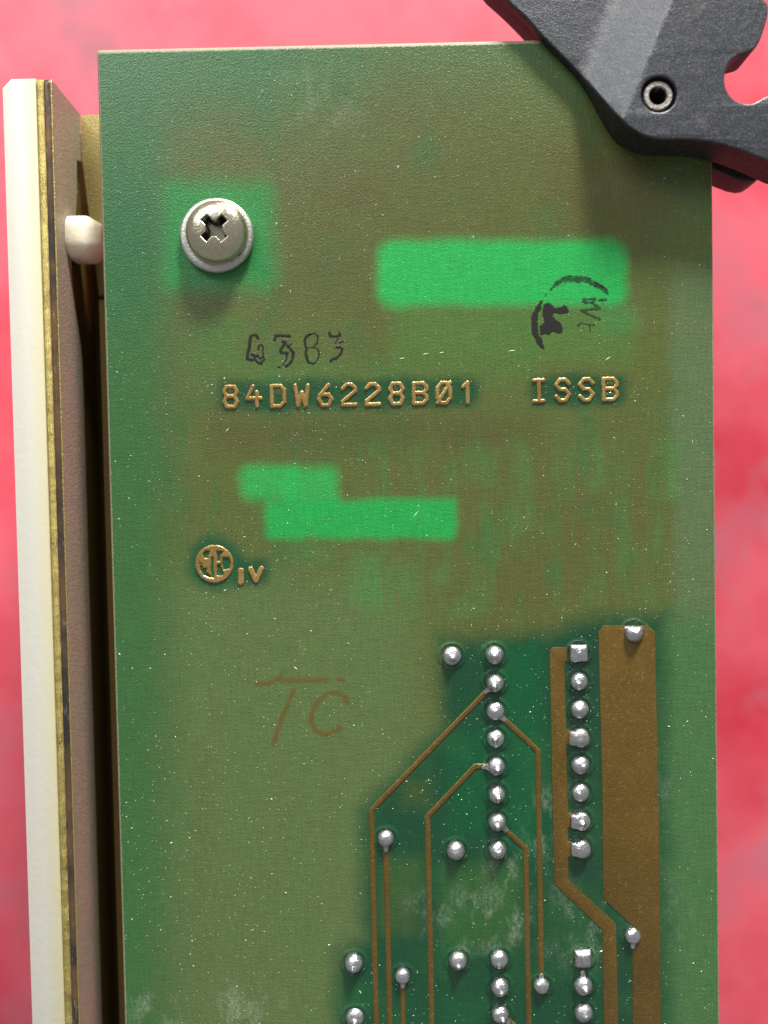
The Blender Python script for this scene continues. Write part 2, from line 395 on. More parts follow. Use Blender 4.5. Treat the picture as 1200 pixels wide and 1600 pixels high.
    ox = np.where(lx < BX0 + .15, -1, np.where(lx > BX1 - .07, 1, 0)); oy = np.where(ly > BY1 - .27, 1, np.where(ly < BY0 + .11, -1, 0))
    jit = rng.random(n_l) * np.where(oy > 0, .09, .07)
    Vx = X.ravel().copy(); Vy = Y.ravel().copy(); Vx[loop] -= ox * jit; Vy[loop] -= oy * jit
    vs = [np.stack([Vx, Vy, np.zeros(nv)], -1)]
    for zz, off in ((-.07, 1.0), (-BT + .05, 1.0), (-BT, .7)):
        vs.append(np.stack([lx + ox * np.where(ox < 0, .14, .06) * off, ly + oy * np.where(oy > 0, .26, .10) * off, np.full(n_l, zz)], -1))
    vs = np.concatenate(vs); fs = [q]; nxt = np.roll(np.arange(n_l), -1); prev = loop
    for k in range(3):
        cur = nv + k * n_l + np.arange(n_l)
        fs.append(np.stack([prev, cur, cur[nxt], prev[nxt]], -1)); prev = cur
    quads = np.concatenate(fs)
    org = np.array([(BX0 + BX1) / 2, (BY0 + BY1) / 2, -BT])
    me = bpy.data.meshes.new('laminate')
    nq = len(quads); me.vertices.add(len(vs)); me.vertices.foreach_set('co', ((vs - org) * MM).ravel())
    bottom = list(map(int, prev[::-1]))
    me.loops.add(nq * 4 + len(bottom)); me.loops.foreach_set('vertex_index', np.concatenate([quads.ravel(), np.array(bottom)]))
    me.polygons.add(nq + 1); me.polygons.foreach_set('loop_start', np.concatenate([np.arange(nq) * 4, [nq * 4]]))
    mi = np.zeros(nq + 1, int); mi[len(q):] = 1; mi[-1] = 0
    me.materials.append(MASK); me.materials.append(EDGE)
    me.update(calc_edges=True); me.polygons.foreach_set('material_index', mi)
    def full(a, fill): return np.concatenate([a.reshape(nv, -1), np.full((3 * n_l, a.reshape(nv, -1).shape[1]), fill)])
    at = me.attributes.new('col', 'FLOAT_COLOR', 'POINT'); at.data.foreach_set('color', np.concatenate([full(C, .1), np.ones((len(vs), 1))], 1).astype(np.float32).ravel())
    for nm, arr in (('smudge', S), ('ring', Rg)):
        at = me.attributes.new(nm, 'FLOAT', 'POINT'); at.data.foreach_set('value', full(arr, 0.).astype(np.float32).ravel())
    me.validate()
    o = bpy.data.objects.new('laminate', me); scn.collection.objects.link(o); place(o, org, board)
    return o
board_surface()

# ---- copper traces -------------------------------------------------------
def outline_strip(line, wd):
    ln = [np.array(p) for p in line]; Ls, Rs = [], []
    for i, p in enumerate(ln):
        d0 = (p - ln[i - 1]) if i else (ln[1] - p); d1 = (ln[i + 1] - p) if i < len(ln) - 1 else d0
        d0 = d0 / np.linalg.norm(d0); d1 = d1 / np.linalg.norm(d1)
        t = d0 + d1; t /= np.linalg.norm(t); nrm = np.array([-t[1], t[0]]); k = wd / 2 / max(.4, np.dot(nrm, np.array([-d0[1], d0[0]])))
        Ls.append(p + nrm * k); Rs.append(p - nrm * k)
    return Ls, Rs
def trace_line(line, wd, hgt=.075):
    """rounded strip: five points across, dense along so that the edge can wander a little"""
    pts = []
    for a, b in zip(line[:-1], line[1:]):
        n = max(1, int(math.dist(a, b) / .35)); pts += [(a[0] + (b[0] - a[0]) * i / n, a[1] + (b[1] - a[1]) * i / n) for i in range(n)]
    pts.append(line[-1])
    Ls, Rs = outline_strip(pts, wd); vs, fs = [], []
    for Lp, Rp in zip(Ls, Rs):
        jl, jr = random.gauss(0, .010), random.gauss(0, .010)
        for f, z in ((0 + jl, -.01), (.10 + jl, hgt * .75), (.24, hgt), (.76, hgt), (.90 + jr, hgt * .75), (1 + jr, -.01)):
            q = Lp + (Rp - Lp) * f; vs.append((q[0], q[1], z))
    for i in range(len(pts) - 1):
        for k in range(5):
            a = i * 6 + k; fs.append([a, a + 1, a + 7, a + 6])
    fs.append([0, 5, 4, 3, 2, 1]); e = len(vs) - 6; fs.append([e, e + 1, e + 2, e + 3, e + 4, e + 5])
    return build('copper_trace', vs, [f[::-1] for f in fs], COPPER, board)
def A(k): return (0.0, -2.54 * k)
BOT = 1690
trace_line([A(1)] + PP([(580, 1266.6), (590, BOT)]), .50)
trace_line(PP([(602.7, 1312), (611, BOT)]), .50)
trace_line([A(4)] + PP([(742.7, 1197.3), (668, 1276), (676.5, BOT)]), .50)
trace_line([A(2)] + PP([(840.5, 1173), (846, 1540)]), .50)
trace_line([A(6)] + PP([(821.5, 1326), (828, BOT)]), .48)
trace_line(PP([(629, 1526), (630.5, BOT)]), .44)
trace_line([(7.62, -2.54 * 11), (7.62, -2.54 * 12)], .42)
trace_line([A(13)] + PP([(800, 1599), (812, 1612), (812, BOT)]), .48)

def slab(name, pts, z0, z1, mat, parent, bev=.0, mat_side=None):
    """prism from an outline, with its upper edge eased by bev"""
    bm = bmesh.new(); vs = [bm.verts.new((x, y, z0)) for x, y in pts]
    f = bm.faces.new(vs)
    if f.normal.z < 0 or sum(a[0] * b[1] - a[1] * b[0] for a, b in zip(pts, pts[1:] + pts[:1])) < 0: bmesh.ops.reverse_faces(bm, faces=[f])
    r = bmesh.ops.extrude_face_region(bm, geom=[f]); up = [g for g in r['geom'] if isinstance(g, bmesh.types.BMVert)]
    for v in up: v.co.z = z1
    bmesh.ops.recalc_face_normals(bm, faces=bm.faces[:])
    if bev:
        es = [e for e in bm.edges if all(abs(v.co.z - z1) < 1e-6 for v in e.verts)]
        bmesh.ops.bevel(bm, geom=es, offset=bev, segments=2, affect='EDGES', profile=.5)
    bmesh.ops.triangulate(bm, faces=[f for f in bm.faces if len(f.verts) > 4])
    return sharp(from_bm(name, bm, mat, parent, True), 40)
tabs = []
rail = [(859, 1016), (863, 1011), (885, 1011), (886, 1034), (882, 1034), (884.5, 1140), (897, 1140), (897, 1163), (884.8, 1163), (887, 1270), (897, 1270), (897, 1293), (887, 1293), (887.3, 1315), (898, 1315), (898, 1338),
        (887.6, 1338), (888, 1375), (962, 1443), (968, BOT), (945, BOT), (941, 1452), (866, 1381), (863, 1240)]
slab('copper_trace', PP(rail), -.01, .05, COPPER, board, .03)
wide = [(935, 987), (943, 977), (1012, 977), (1023, 987), (1029.6, 1300), (1033, BOT), (988.5, BOT), (987.8, 1446), (942.3, 1403), (941, 1240)]
tag(slab('copper_trace', PP(wide), -.01, .05, COPPER, board, .03), 'broad brown copper strip with chamfered top corners')

# ---- solder joints -------------------------------------------------------
def solder(cx, cy, r, kind, neck):
    rays, rings = 44, 11
    H = r * random.uniform(.58, .98)
    if kind == 'via': H = r * .78
    def sdf(x, y):
        d = math.hypot(x, y) - r
        if kind in ('square',): d = float(sd_box(np.array(x), np.array(y), -r, -r * .92, r, r * .98, .12))
        if kind == 'box': d = float(sd_box(np.array(x), np.array(y), -r * .92, -r * .92, r * .92, r * .92, .06))
        if kind == 'tab': d = min(d, float(sd_box(np.array(x), np.array(y), -r - .14, -r * .78, 0, r * .72, .08)))
        if kind == 'arch': d = min(d, float(sd_box(np.array(x), np.array(y), -r, 0, r, r * .70, .05))); d = max(d, y - r * .70)
        if neck:
            t = max(0, min(1, (x * neck[0] + y * neck[1]) / (r * 1.42))); w_ = .34 - .13 * t
            d = min(d, math.hypot(x - neck[0] * t * r * 1.42, y - neck[1] * t * r * 1.42) - w_)
        return d
    tipx, tipy = random.uniform(-.25, .25) * r, random.uniform(-.32, .06) * r
    tip = random.uniform(.08, .38) if kind in ('round', 'tab', 'square') else (0 if kind == 'via' else .06)
    ph = [random.uniform(0, 6.28) for _ in range(3)]
    vs = [(cx, cy, 0)]; fs = []
    def hgt(t, x, y):
        base = H * (1 - t ** 2.3) ** .62 if kind not in ('square', 'box') else H * .72 * (1 - t ** 4) ** .6
        return base + tip * min(.72, math.exp(-((x - tipx) ** 2 + (y - tipy) ** 2) / (.27 * r) ** 2)) * 1.2 - .012
    vs[0] = (cx, cy, hgt(0, 0, 0))
    for k in range(rings):
        t = ((k + 1) / rings) ** .8
        for j in range(rays):
            a = 2 * math.pi * j / rays; ca, sa = math.cos(a), math.sin(a)
            lo, hi = 0.0, r * 2.0
            for _ in range(18):
                md = (lo + hi) / 2
                if sdf(ca * md, sa * md) < 0: lo = md
                else: hi = md
            R = lo * (1 + .012 * math.sin(3 * a + ph[0]) + .010 * math.sin(5 * a + ph[1]))
            x, y = ca * R * t, sa * R * t
            rr = math.hypot(x, y) / r
            tt = max(min(rr, 1.0) * .80, t ** 4) if kind == 'tab' else t if kind in ('square', 'box') else max(t * .98 if R <= r * 1.06 else 0, min(rr, 1.0) * .97, t ** 6 if t < 1 else 1.0)
            vs.append((cx + x, cy + y, hgt(min(tt, 1), x, y)))
    for j in range(rays): fs.append([0, 1 + j, 1 + (j + 1) % rays])
    for k in range(rings - 1):
        for j in range(rays):
            a, b = 1 + k * rays + j, 1 + k * rays + (j + 1) % rays; fs.append([a, a + rays, b + rays, b])
    return build('solder_joint', vs, fs, SOLDER, board)
for (px, py), p in zip(PADXY, pads): solder(px, py, p[2] * random.uniform(.97, 1.03), p[3], p[4])

# ---- lettering in copper -------------------------------------------------
hex8 = [[(-.3, .05), (-.5, .5), (-.3, 1), (.3, 1), (.5, .5), (.3, .05), (-.3, .05), (-.5, -.45), (-.3, -1), (.3, -1), (.5, -.45), (.3, .05)]]
FONT = {'8': hex8, '4': [[(-.1, 1), (-.55, -.2), (.5, -.2)], [(.2, .42), (.2, -1)]], 'D': [[(-.5, 1), (.2, 1), (.5, .6), (.5, -.6), (.2, -1), (-.5, -1), (-.5, 1)]],
        'W': [[(-.5, 1), (-.3, -1), (0, .3), (.3, -1), (.5, 1)]], '6': [[(.25, 1), (-.4, .05), (-.5, -.4), (-.25, -1), (.25, -1), (.5, -.4), (.25, .05), (-.3, .05)]],
        '2': [[(-.5, .6), (-.2, 1), (.2, 1), (.5, .65), (.5, .35), (-.5, -.65), (-.5, -1), (.5, -1)]],
        'B': [[(-.5, 1), (.25, 1), (.5, .65), (.5, .4), (.28, .05), (.5, -.3), (.5, -.65), (.25, -1), (-.5, -1), (-.5, 1)], [(-.5, .05), (.28, .05)]],
        '0': [[(-.2, 1), (.2, 1), (.5, .5), (.5, -.5), (.2, -1), (-.2, -1), (-.5, -.5), (-.5, .5), (-.2, 1)], [(-.5, -1), (.5, 1)]], '1': [[(-.32, .6), (0, 1), (0, -1)]],
        'I': [[(-.38, 1), (.38, 1)], [(0, 1), (0, -1)], [(-.38, -1), (.38, -1)]],
        'S': [[(.5, .6), (.22, 1), (-.2, 1), (-.5, .5), (-.2, .05), (.2, .05), (.5, -.4), (.2, -1), (-.2, -1), (-.5, -.6)]]}
def prof_letter(hh=.12, wd=.15):
    return lambda d, x, y: hh * np.sqrt(np.clip(1 - (1 - np.clip(d / wd, 0, 1)) ** 2, 0, 1)) + .012 * (vnoise(x * 9, y * 9, 4) - .5) * np.clip(d / .05, 0, 1)
def letter(strokes, wd, name='copper_letter', cell=.045):
    xs = [p[0] for s in strokes for p in s]; ys = [p[1] for s in strokes for p in s]; g = wd
    f = lambda x, y: sd_lines(x, y, strokes, wd) + (vnoise(x * 7, y * 7, 8) - .5) * .05
    return relief(name, f, (min(xs) - g, min(ys) - g, max(xs) + g, max(ys) + g), cell, prof_letter(), LETTER, board)
def write(text, p0, p1, wch=1.14, hh=.90, wd=.40):
    a, b = np.array(P(*p0)), np.array(P(*p1)); out = []
    for i, ch in enumerate(text):
        c = a + (b - a) * i / (len(text) - 1); ox, oy = c
        lt = letter([[(ox + x * wch, oy + y * hh) for x, y in s] for s in FONT[ch]], wd) ; out.append((ox, oy, lt))
    return out
t1 = write('84DW6228B01', (360.4, 620.2), (730.5, 613.4))
t2 = write('ISSB', (842, 610.6), (953.3, 608.2), 1.18, .93, .39)
z9 = (295, 840, 9.23)
letter([PP([(751, 478), (751, 645)], 0, z9)], .58); letter([PP([(890, 452), (970, 622), (1050, 445)], 0, z9)], .50)
LC = P(*(295 + 370 / 9.23, 840 + 380 / 9.23))
holes = [PP(h, 0, z9) for h in ([(205, 240), (248, 182), (305, 190), (285, 295), (225, 295)], [(330, 290), (358, 280), (362, 590), (332, 570), (312, 470)],
         [(150, 350), (185, 380), (212, 440), (265, 445), (255, 495), (320, 545), (325, 585), (220, 545), (160, 460)], [(398, 192), (503, 198), (462, 262), (452, 340), (408, 340)],
         [(488, 285), (582, 285), (605, 360), (592, 445), (508, 465), (478, 380)], [(408, 400), (460, 378), (505, 525), (482, 548), (408, 545)])]
def sd_logo(x, y):
    d = np.hypot(x - LC[0], y - LC[1]) - 1.74
    for h in holes: d = np.maximum(d, -(sd_poly(x, y, h) + .03))
    return d + (vnoise(x * 6, y * 6, 12) - .5) * .04
tag(relief('copper_emblem', sd_logo, (LC[0] - 1.9, LC[1] - 1.9, LC[0] + 1.9, LC[1] + 1.9), .05, prof_letter(.12, .14), LETTER, board), 'round copper emblem with letters cut out')
def bead(t, dx, dy, rx, ry, hh=.07):
    cx, cy = t[0] + dx, t[1] + dy
    relief('resin_bead', lambda x, y: (np.hypot((x - cx) / rx, (y - cy) / ry) - 1) * min(rx, ry), (cx - rx - .1, cy - ry - .1, cx + rx + .1, cy + ry + .1), .06,
           lambda d, x, y: hh * np.sqrt(np.clip(d / min(rx, ry), 0, 1)), RESIN, t[2], .002)
bead(t1[2], .05, .42, .48, .44); bead(t1[8], 0, .48, .34, .26); bead(t1[8], 0, -.48, .34, .26)
bead(t1[9], -.1, .3, .28, .4); bead(t2[3], 0, .48, .42, .28, .12); bead(t2[3], 0, -.48, .42, .28, .12)
bead(t1[0], 0, .5, .3, .28); bead(t1[7], 0, .5, .3, .28)

# ---- ink ------------------------------------------------------------------
def inked(name, sdf, pts, mat, hh=.014, cell=.05, z0=.004, fade=.07):
    xs = [p[0] for p in pts]; ys = [p[1] for p in pts]
    return relief(name, sdf, (min(xs) - .5, min(ys) - .5, max(xs) + .5, max(ys) + .5), cell, lambda d, x, y: hh * np.clip(d / .03, 0, 1), mat, board, z0, True, fade)
def ink_lines(name, lines, wd, mat, zoom, wob=.08, sd=3, cell=.05, label=None, fade=.07):
    ls = [PP(l, 0, zoom) for l in lines]; allp = [p for l in ls for p in l]
    o = inked(name, lambda x, y: sd_lines(x, y, ls, wd) + (fbm(x * 3, y * 3, sd) - .5) * wob * 2, allp, mat, cell=cell, fade=fade)
    return tag(o, label)
def ink_poly(name, pts, mat, zoom, sd=3, label=None):
    ps = PP(pts, 0, zoom)
    return tag(inked(name, lambda x, y: sd_poly(x, y, ps) + (fbm(x * 3, y * 3, sd) - .5) * .2 + (vnoise(x * 11, y * 11, sd) - .5) * .10, ps, mat), label)
z4 = (370, 505, 6.316)
N4 = [[(210, 150), (190, 115), (140, 120), (130, 170), (125, 230), (110, 290), (100, 345), (140, 365), (180, 355), (205, 385), (245, 400)], [(150, 310), (180, 325), (205, 320)]]
N4t = [[(215, 260), (215, 225), (240, 210), (260, 235), (255, 290), (265, 330), (230, 350), (210, 330)], [(240, 385), (275, 355)]]
N3 = [[(375, 160), (380, 125), (430, 120), (520, 125)], [(450, 180), (480, 190), (450, 230), (430, 270), (440, 290), (500, 295)], [(500, 220), (530, 250), (560, 295), (550, 350), (520, 400), (485, 420)]]
N3t = [[(540, 205), (505, 235)], [(495, 310), (490, 360), (455, 410)], [(410, 430), (440, 435)]]
N8 = [[(720, 110), (685, 130), (670, 165), (680, 230), (690, 250), (680, 300), (695, 350), (710, 385), (755, 400)]]
N8t = [[(720, 110), (770, 95), (800, 125), (795, 185), (755, 238), (700, 240)], [(755, 238), (800, 252), (815, 300), (795, 365), (755, 400)]]
M3 = [[(915, 90), (920, 125), (970, 130), (1020, 120), (1010, 90)], [(985, 240), (1020, 235), (1040, 255), (1020, 310), (980, 345), (930, 360), (925, 375)]]
M3t = [[(1000, 150), (970, 195)], [(1010, 190), (1050, 180)]]
for nm, L_, wd, sd in (('4', N4, .32, 3), ('3', N3, .32, 4), ('8', N8, .31, 5), ('3', M3, .28, 6)):
    ink_lines('ink_digit', L_, wd, INKTHIN, z4, .06, sd, .05, 'thin black dried ink digit %s' % nm)
for L_, sd in ((N4t, 3), (N3t, 4), (N8t, 5), (M3t, 6)): ink_lines('faint_ink_line', L_, .20, INKTHIN, z4, .05, sd, .04)
z5 = (820, 415, 8.0)
ink_poly('ink_arc', [(230, 430), (190, 440), (130, 510), (120, 560), (80, 620), (70, 700), (80, 820), (100, 880), (150, 980), (250, 1080), (262, 1065), (210, 900), (185, 870), (160, 760), (172, 600), (205, 540)], INK, z5, 3, 'solid black arc of an ink stamp')
ink_poly('ink_blot', [(230, 480), (290, 450), (340, 490), (380, 520), (460, 510), (490, 480), (550, 540), (550, 580), (490, 605), (340, 600), (380, 660), (430, 700), (480, 780), (470, 840), (430, 860), (360, 835),
                      (280, 865), (190, 872), (178, 760), (240, 700), (230, 640), (205, 590)], INK, z5, 8, 'smeared black blot of an ink stamp')
up = [(310, 290), (380, 195), (480, 135), (560, 122), (700, 130), (820, 160), (930, 215), (1050, 325)]; dn = [(315, 318), (400, 260), (490, 205), (580, 195), (700, 200), (820, 225), (930, 280), (1040, 355)]
ink_poly('ink_arc', up + dn[::-1], INKFADE, z5, 5, 'faded upper arc of an ink stamp')
def over(o):
    o.location.z += .02 * MM; return o
over(ink_lines('ink_edge_line', [[(480, 145), (530, 128), (590, 130)], dn[2:5], [(880, 205), (960, 250), (1030, 300)], dn[5:], up[4:6]], .16, INKTHIN, z5, .07, 6))
ink_poly('ink_dash', [(240, 350), (290, 330), (275, 375), (238, 395)], INKFADE, z5, 5)
ink_lines('ink_letter', [[(730, 420), (880, 415), (850, 465), (725, 455)], [(840, 470), (945, 535), (700, 560), (780, 600), (930, 665)]], .30, INKFADE, z5, .1, 7, .06, 'faded ink letter W lying on its side')
ink_lines('ink_letter', [[(665, 745), (700, 715), (800, 735), (870, 745)], [(812, 750), (815, 805)]], .26, INKFADE, z5, .1, 9, .06, 'faded ink letter t lying on its side')
ink_lines('ink_dot', [[(935, 432), (1005, 425)]], .34, INKFADE, z5, .1, 10)
z7 = (390, 1030, 6.667)
ink_lines('crayon_letter', [[(70, 262), (200, 240), (300, 205), (335, 160)], [(330, 220), (600, 218), (800, 212)], [(930, 205), (985, 215)], [(460, 315), (400, 460), (330, 620), (290, 760), (245, 890)]], .60, PENCIL, z7, .10, 4, .06, 'faint brown crayon letter T', .24)
ink_lines('crayon_letter', [[(1015, 450), (1000, 390), (930, 345), (830, 345), (705, 440), (655, 540), (640, 640), (680, 730), (770, 785), (860, 770), (940, 715)]], .64, PENCIL, z7, .10, 6, .06, 'faint brown crayon letter C', .24)

# ---------------------------------------------------------------- screw
SC = P(338, 367, .6)
screw = empty('cross_head_screw', (SC[0], SC[1], 0), 'nickel plated cross head screw with washer near the board corner', 'screw')
def lathe(name, prof, c, mat, parent, seg=64, smooth=True, wob=0):
    vs, fs = [], []; n = len(prof)
    for j in range(seg):
        a = 2 * math.pi * j / seg; k = 1 + wob * math.sin(3 * a + 1) + wob * .6 * math.sin(7 * a)
        vs += [(c[0] + r * k * math.cos(a), c[1] + r * k * math.sin(a), c[2] + z) for r, z in prof]
    for j in range(seg):
        for i in range(n - 1):
            a, b = j * n + i, ((j + 1) % seg) * n + i; fs.append([a, b, b + 1, a + 1])
    return sharp(build(name, vs, fs, mat, parent, smooth), 50)
lathe('washer', [(1.6, .0), (3.05, .0), (3.26, .10), (3.30, .30), (3.24, .62), (3.05, .74), (2.7, .70), (1.6, .66)], (SC[0], SC[1], .004), ZINC, screw, 72, True, .004)
HC = (SC[0] + .12, SC[1] + .12); HR, HH, HZ = 2.76, 1.42, .70
def head_prof(d, x, y):
    r = np.hypot(x - HC[0], y - HC[1]) / HR
    z = HH * np.clip(1 - np.clip(r, 0, 1) ** 3.2, 0, 1) ** .42
    a = math.radians(43); px, py = (x - HC[0]) * math.cos(a) + (y - HC[1]) * math.sin(a), -(x - HC[0]) * math.sin(a) + (y - HC[1]) * math.cos(a)
    ar = 1.28; w_ = .35
    dc = np.minimum(np.maximum(np.abs(px) - ar, np.abs(py) - w_), np.maximum(np.abs(py) - ar, np.abs(px) - w_))
    dc = np.minimum(dc, np.abs(px) + np.abs(py) - 1.02)              # the driver's tapered core
    return z - sstep(.04, -.12, dc) * (1.35 + .6 * sstep(1.0, .2, np.hypot(px, py)))
head = relief('screw_head', lambda x, y: np.hypot(x - HC[0], y - HC[1]) - HR, (HC[0] - 2.85, HC[1] - 2.85, HC[0] + 2.85, HC[1] + 2.85), .05, head_prof, NICKEL, screw, HZ)
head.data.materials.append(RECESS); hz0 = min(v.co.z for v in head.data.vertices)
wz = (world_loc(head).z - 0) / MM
for p_ in head.data.polygons:                 # driver recess painted darker, as its shade
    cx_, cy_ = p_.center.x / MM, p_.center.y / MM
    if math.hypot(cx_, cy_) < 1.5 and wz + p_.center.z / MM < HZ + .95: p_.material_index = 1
lathe('shank', [(0.001, -6.6), (1.45, -6.6), (1.45, .75), (0.001, .75)], (SC[0], SC[1], 0), NICKEL, screw, 24)

# ---------------------------------------------------------------- bracket beside the board
RZ, FZ = -.3, -6.7
wx0, wx1 = P(58.5, 125, RZ)[0], P(84.5, 125, RZ)[0]; wy1 = P(70, 124, RZ)[1]
wx0, wx1 = (wx0 + P(100, 1600, RZ)[0]) / 2, (wx1 + P(121, 1600, RZ)[0]) / 2
YB = -50.0
bracket = empty('mounting_bracket', ((wx0 + wx1) / 2, (wy1 + YB) / 2, TZ), 'gold and mauve metal bracket along the board edge', 'bracket')
def prism_yz(name, poly, x0, x1, mat, parent, smooth=False):
    """outline in (y, z), thickness along x"""
    bm = bmesh.new(); a = [bm.verts.new((x0, y, z)) for y, z in poly]; f = bm.faces.new(a)
    r = bmesh.ops.extrude_face_region(bm, geom=[f])
    for v in r['geom']:
        if isinstance(v, bmesh.types.BMVert): v.co.x = x1
    bmesh.ops.recalc_face_normals(bm, faces=bm.faces[:]); bmesh.ops.triangulate(bm, faces=[q for q in bm.faces if len(q.verts) > 4])
    return from_bm(name, bm, mat, parent, smooth)
def yv(v, z=-5.0): return P(110, v, z)[1]
def zfrom(u, v):
    """depth at which the wall face x = wx1 passes the measured point"""
    d = ROT @ np.array([(u - 600) / F_PX, -(v - 800) / F_PX, -1.0]); t = (wx1 - CAM_P[0]) / d[0]
    return CAM_P[1] + t * d[1], CAM_P[2] + t * d[2]
edge = [zfrom(*q) for q in ((125.5, 250), (120, 250), (120.5, 300), (118, 345), (112, 400), (112, 425), (114, 450), (117.5, 480), (122.5, 512), (127, 545), (129, 570))]
zlow = edge[-1][1]
wall_poly = [(YB, RZ - .06), (YB, zlow)] + edge[::-1][:-1] + [(edge[0][0], FZ), (wy1, FZ), (wy1, RZ - .06)]
bwall = prism_yz('bracket_wall', wall_poly, wx0 + .02, wx1, WALL, bracket)
def rough_strip(name, x0, x1, z, hh, mat, sd, jit):
    n = 420; ys = np.linspace(wy1 - .02, YB, n); vs, fs = [], []
    e0 = (fbm(ys * 2.2, ys * 0, sd) - .5) * jit; e1 = (fbm(ys * 1.6 + 40, ys * 0, sd) - .5) * jit * 1.6
    for i, y in enumerate(ys):
        top = min(1, max(.25, (wy1 - y) / .4 + .25)) * hh
        zz = (fbm(np.array([y * 3.0]), np.array([0.3]), sd)[0] - .5) * hh * .5
        for f, k in ((0, -.1), (.06, .75), (.3, 1), (.62, .96), (.94, .75), (1, -.1)):
            xa, xb = x0 + e0[i] * .3, x1 + e1[i]; vs.append((xa + (xb - xa) * f, y, z + top * k + zz * (k > 0)))
    for i in range(n - 1):
        for k in range(5): a = i * 6 + k; fs.append([a, a + 6, a + 7, a + 1])
    fs.append([0, 1, 2, 3, 4, 5])
    return build(name, vs, fs, mat, bwall)
xm = wx0 + (wx1 - wx0) * .46
rough_strip('sheared_edge', wx0 + .02, xm, RZ - .06, .17, GOLD, 3, .10)
rough_strip('smooth_edge', xm + .03, wx1 - .10, RZ - .06, .10, BROWN, 8, .04)
rough_strip('edge_lip', wx1 - .12, wx1 + .03, RZ - .06, .12, FLANGE, 14, .03)
prism_yz('shade_plate', [(YB, -10.4), (YB, -2.0), (wy1 - 1.2, -2.0), (wy1 - 1.2, -10.4)], wx0 + .06, wx1 - .5, DEEP, bracket)  # dark plate added so the slit under the wall reads as shade
slab('flange', [(wx1 + .01, yv(250, FZ)), (wx1 + .01, wy1 - .01), (-22, wy1 - .01), (-22, SC[1] - 3.2), (wx1 + 1.3, SC[1] - 3.2)], FZ - 1.2, FZ + .02, FLANGE, bracket, .15)
slab('channel_floor', [(wx1 - .6, YB), (-31, YB), (-31, wy1 - 1), (wx1 - .6, wy1 - 1)], -11.5, -10.5, DEEP, bracket, .1)
prism_yz('channel_wall', [(YB, -10.5), (YB, -4.6), (SC[1] - 4.2, -4.6), (SC[1] - 4.2, -10.5)], P(152, 800, -5)[0] + .9, P(152, 800, -5)[0] + 1.9, DEEP, bracket)
prism_yz('foot', [(YB, TZ), (YB, -11.5), (wy1 - 8, -11.5), (wy1 - 8, TZ)], wx1 - .5, wx1 + .9, DEEP, bracket)
tag(lathe('standoff', [(1.6, FZ + .02), (2.9, FZ + .02), (2.9, -BT - .005), (1.6, -BT - .005)], (SC[0], SC[1], 0), ZINC, bracket, 32))

# white plastic strip
sx0 = (P(6.5, 140, -.2)[0] + P(47.5, 1600, -.2)[0]) / 2
strip_pts = [(sx0, YB), (wx0 - .01, YB), (wx0 - .01, wy1 + .05), (sx0 + .85, wy1 + .05), (sx0, wy1 - .75)]
st = slab('plastic_strip', strip_pts, TZ + .0, -.15, NYLON, None, .12)
tag(st, 'long white plastic strip with a chamfered corner beside the gold metal edge', 'strip')

# nylon stud standing out of the bracket wall
ny, nz = P(130, 370, -3.2)[1], -4.2
stud_prof = [(0.001, 0.0), (2.0, 0.0), (2.04, .08), (2.04, 1.6), (1.98, 1.8), (1.3, 3.0), (1.15, 3.1), (0.001, 3.25)]
seg = 40; vs, fs = [], []; n = len(stud_prof)
for j in range(seg):
    a = 2 * math.pi * j / seg
    q = 1 / (abs(math.cos(a)) ** 3 + abs(math.sin(a)) ** 3) ** (1 / 3)       # squarish section with eased corners
    vs += [(wx1 + .005 + x, ny + r * q * math.cos(a), nz + r * q * math.sin(a)) for r, x in stud_prof]
for j in range(seg):
    for i in range(n - 1):
        a, b = j * n + i, ((j + 1) % seg) * n + i; fs.append([a, a + 1, b + 1, b])
tag(sharp(build('nylon_stud', vs, fs, STUD, None, True), 28), 'ivory nylon stud between the bracket wall and the board edge', 'stud')

# ---------------------------------------------------------------- ejector handle
HT, HL = 3.3, 1.0                               # height of the hub and of the lower arm
Lf = [(796, -190), (700, -150), (690, -90), (740, -52), (796, 4), (820, 24), (844, 52), (872, 80), (900, 108)]
hub = [(918, 128), (944, 158), (962, 178), (976, 192), (988, 201), (1001, 209), (1016, 215), (1032, 218), (1064, 217), (1104, 220), (1128, 225), (1152, 232), (1200, 251), (1232, 268), (1262, 262), (1268, 200), (1240, 150), (1200, 148), (1186, 157), (1175, 162), (1163, 162),
       (1146, 155), (1136, 142), (1132, 127), (1134, 109), (1142, 95), (1153, 86), (1165, 82), (1177, 79), (1186, 68), (1194, 47), (1201, 21), (1201, 4), (1188, -6), (1150, -40), (1130, -120), (1060, -190)]
def zmix(pts):
    out = []
    for i, q in enumerate(pts):
        s = facet_px(*q); out.append(P(q[0], q[1], HL + (HT - HL) * s))
    return out
def facet_px(u, v):
    """0 on the low arm, 1 on the hub: position across the sloping facet"""
    a = (960 - 916) / 108.0; lu = 960 - a * v; ru = 1050 - (1050 - 976) / 180.0 * v
    return max(0.0, min(1.0, (u - lu) / (ru - lu)))
outline = zmix(Lf + hub)
def smooth_loop(pts, it=1):
    for _ in range(it):
        out = []
        for i in range(len(pts)):
            a, b = np.array(pts[i]), np.array(pts[(i + 1) % len(pts)])
            out += [tuple(a * .75 + b * .25), tuple(a * .25 + b * .75)]
        pts = out
    return pts
outline = smooth_loop(outline, 2)
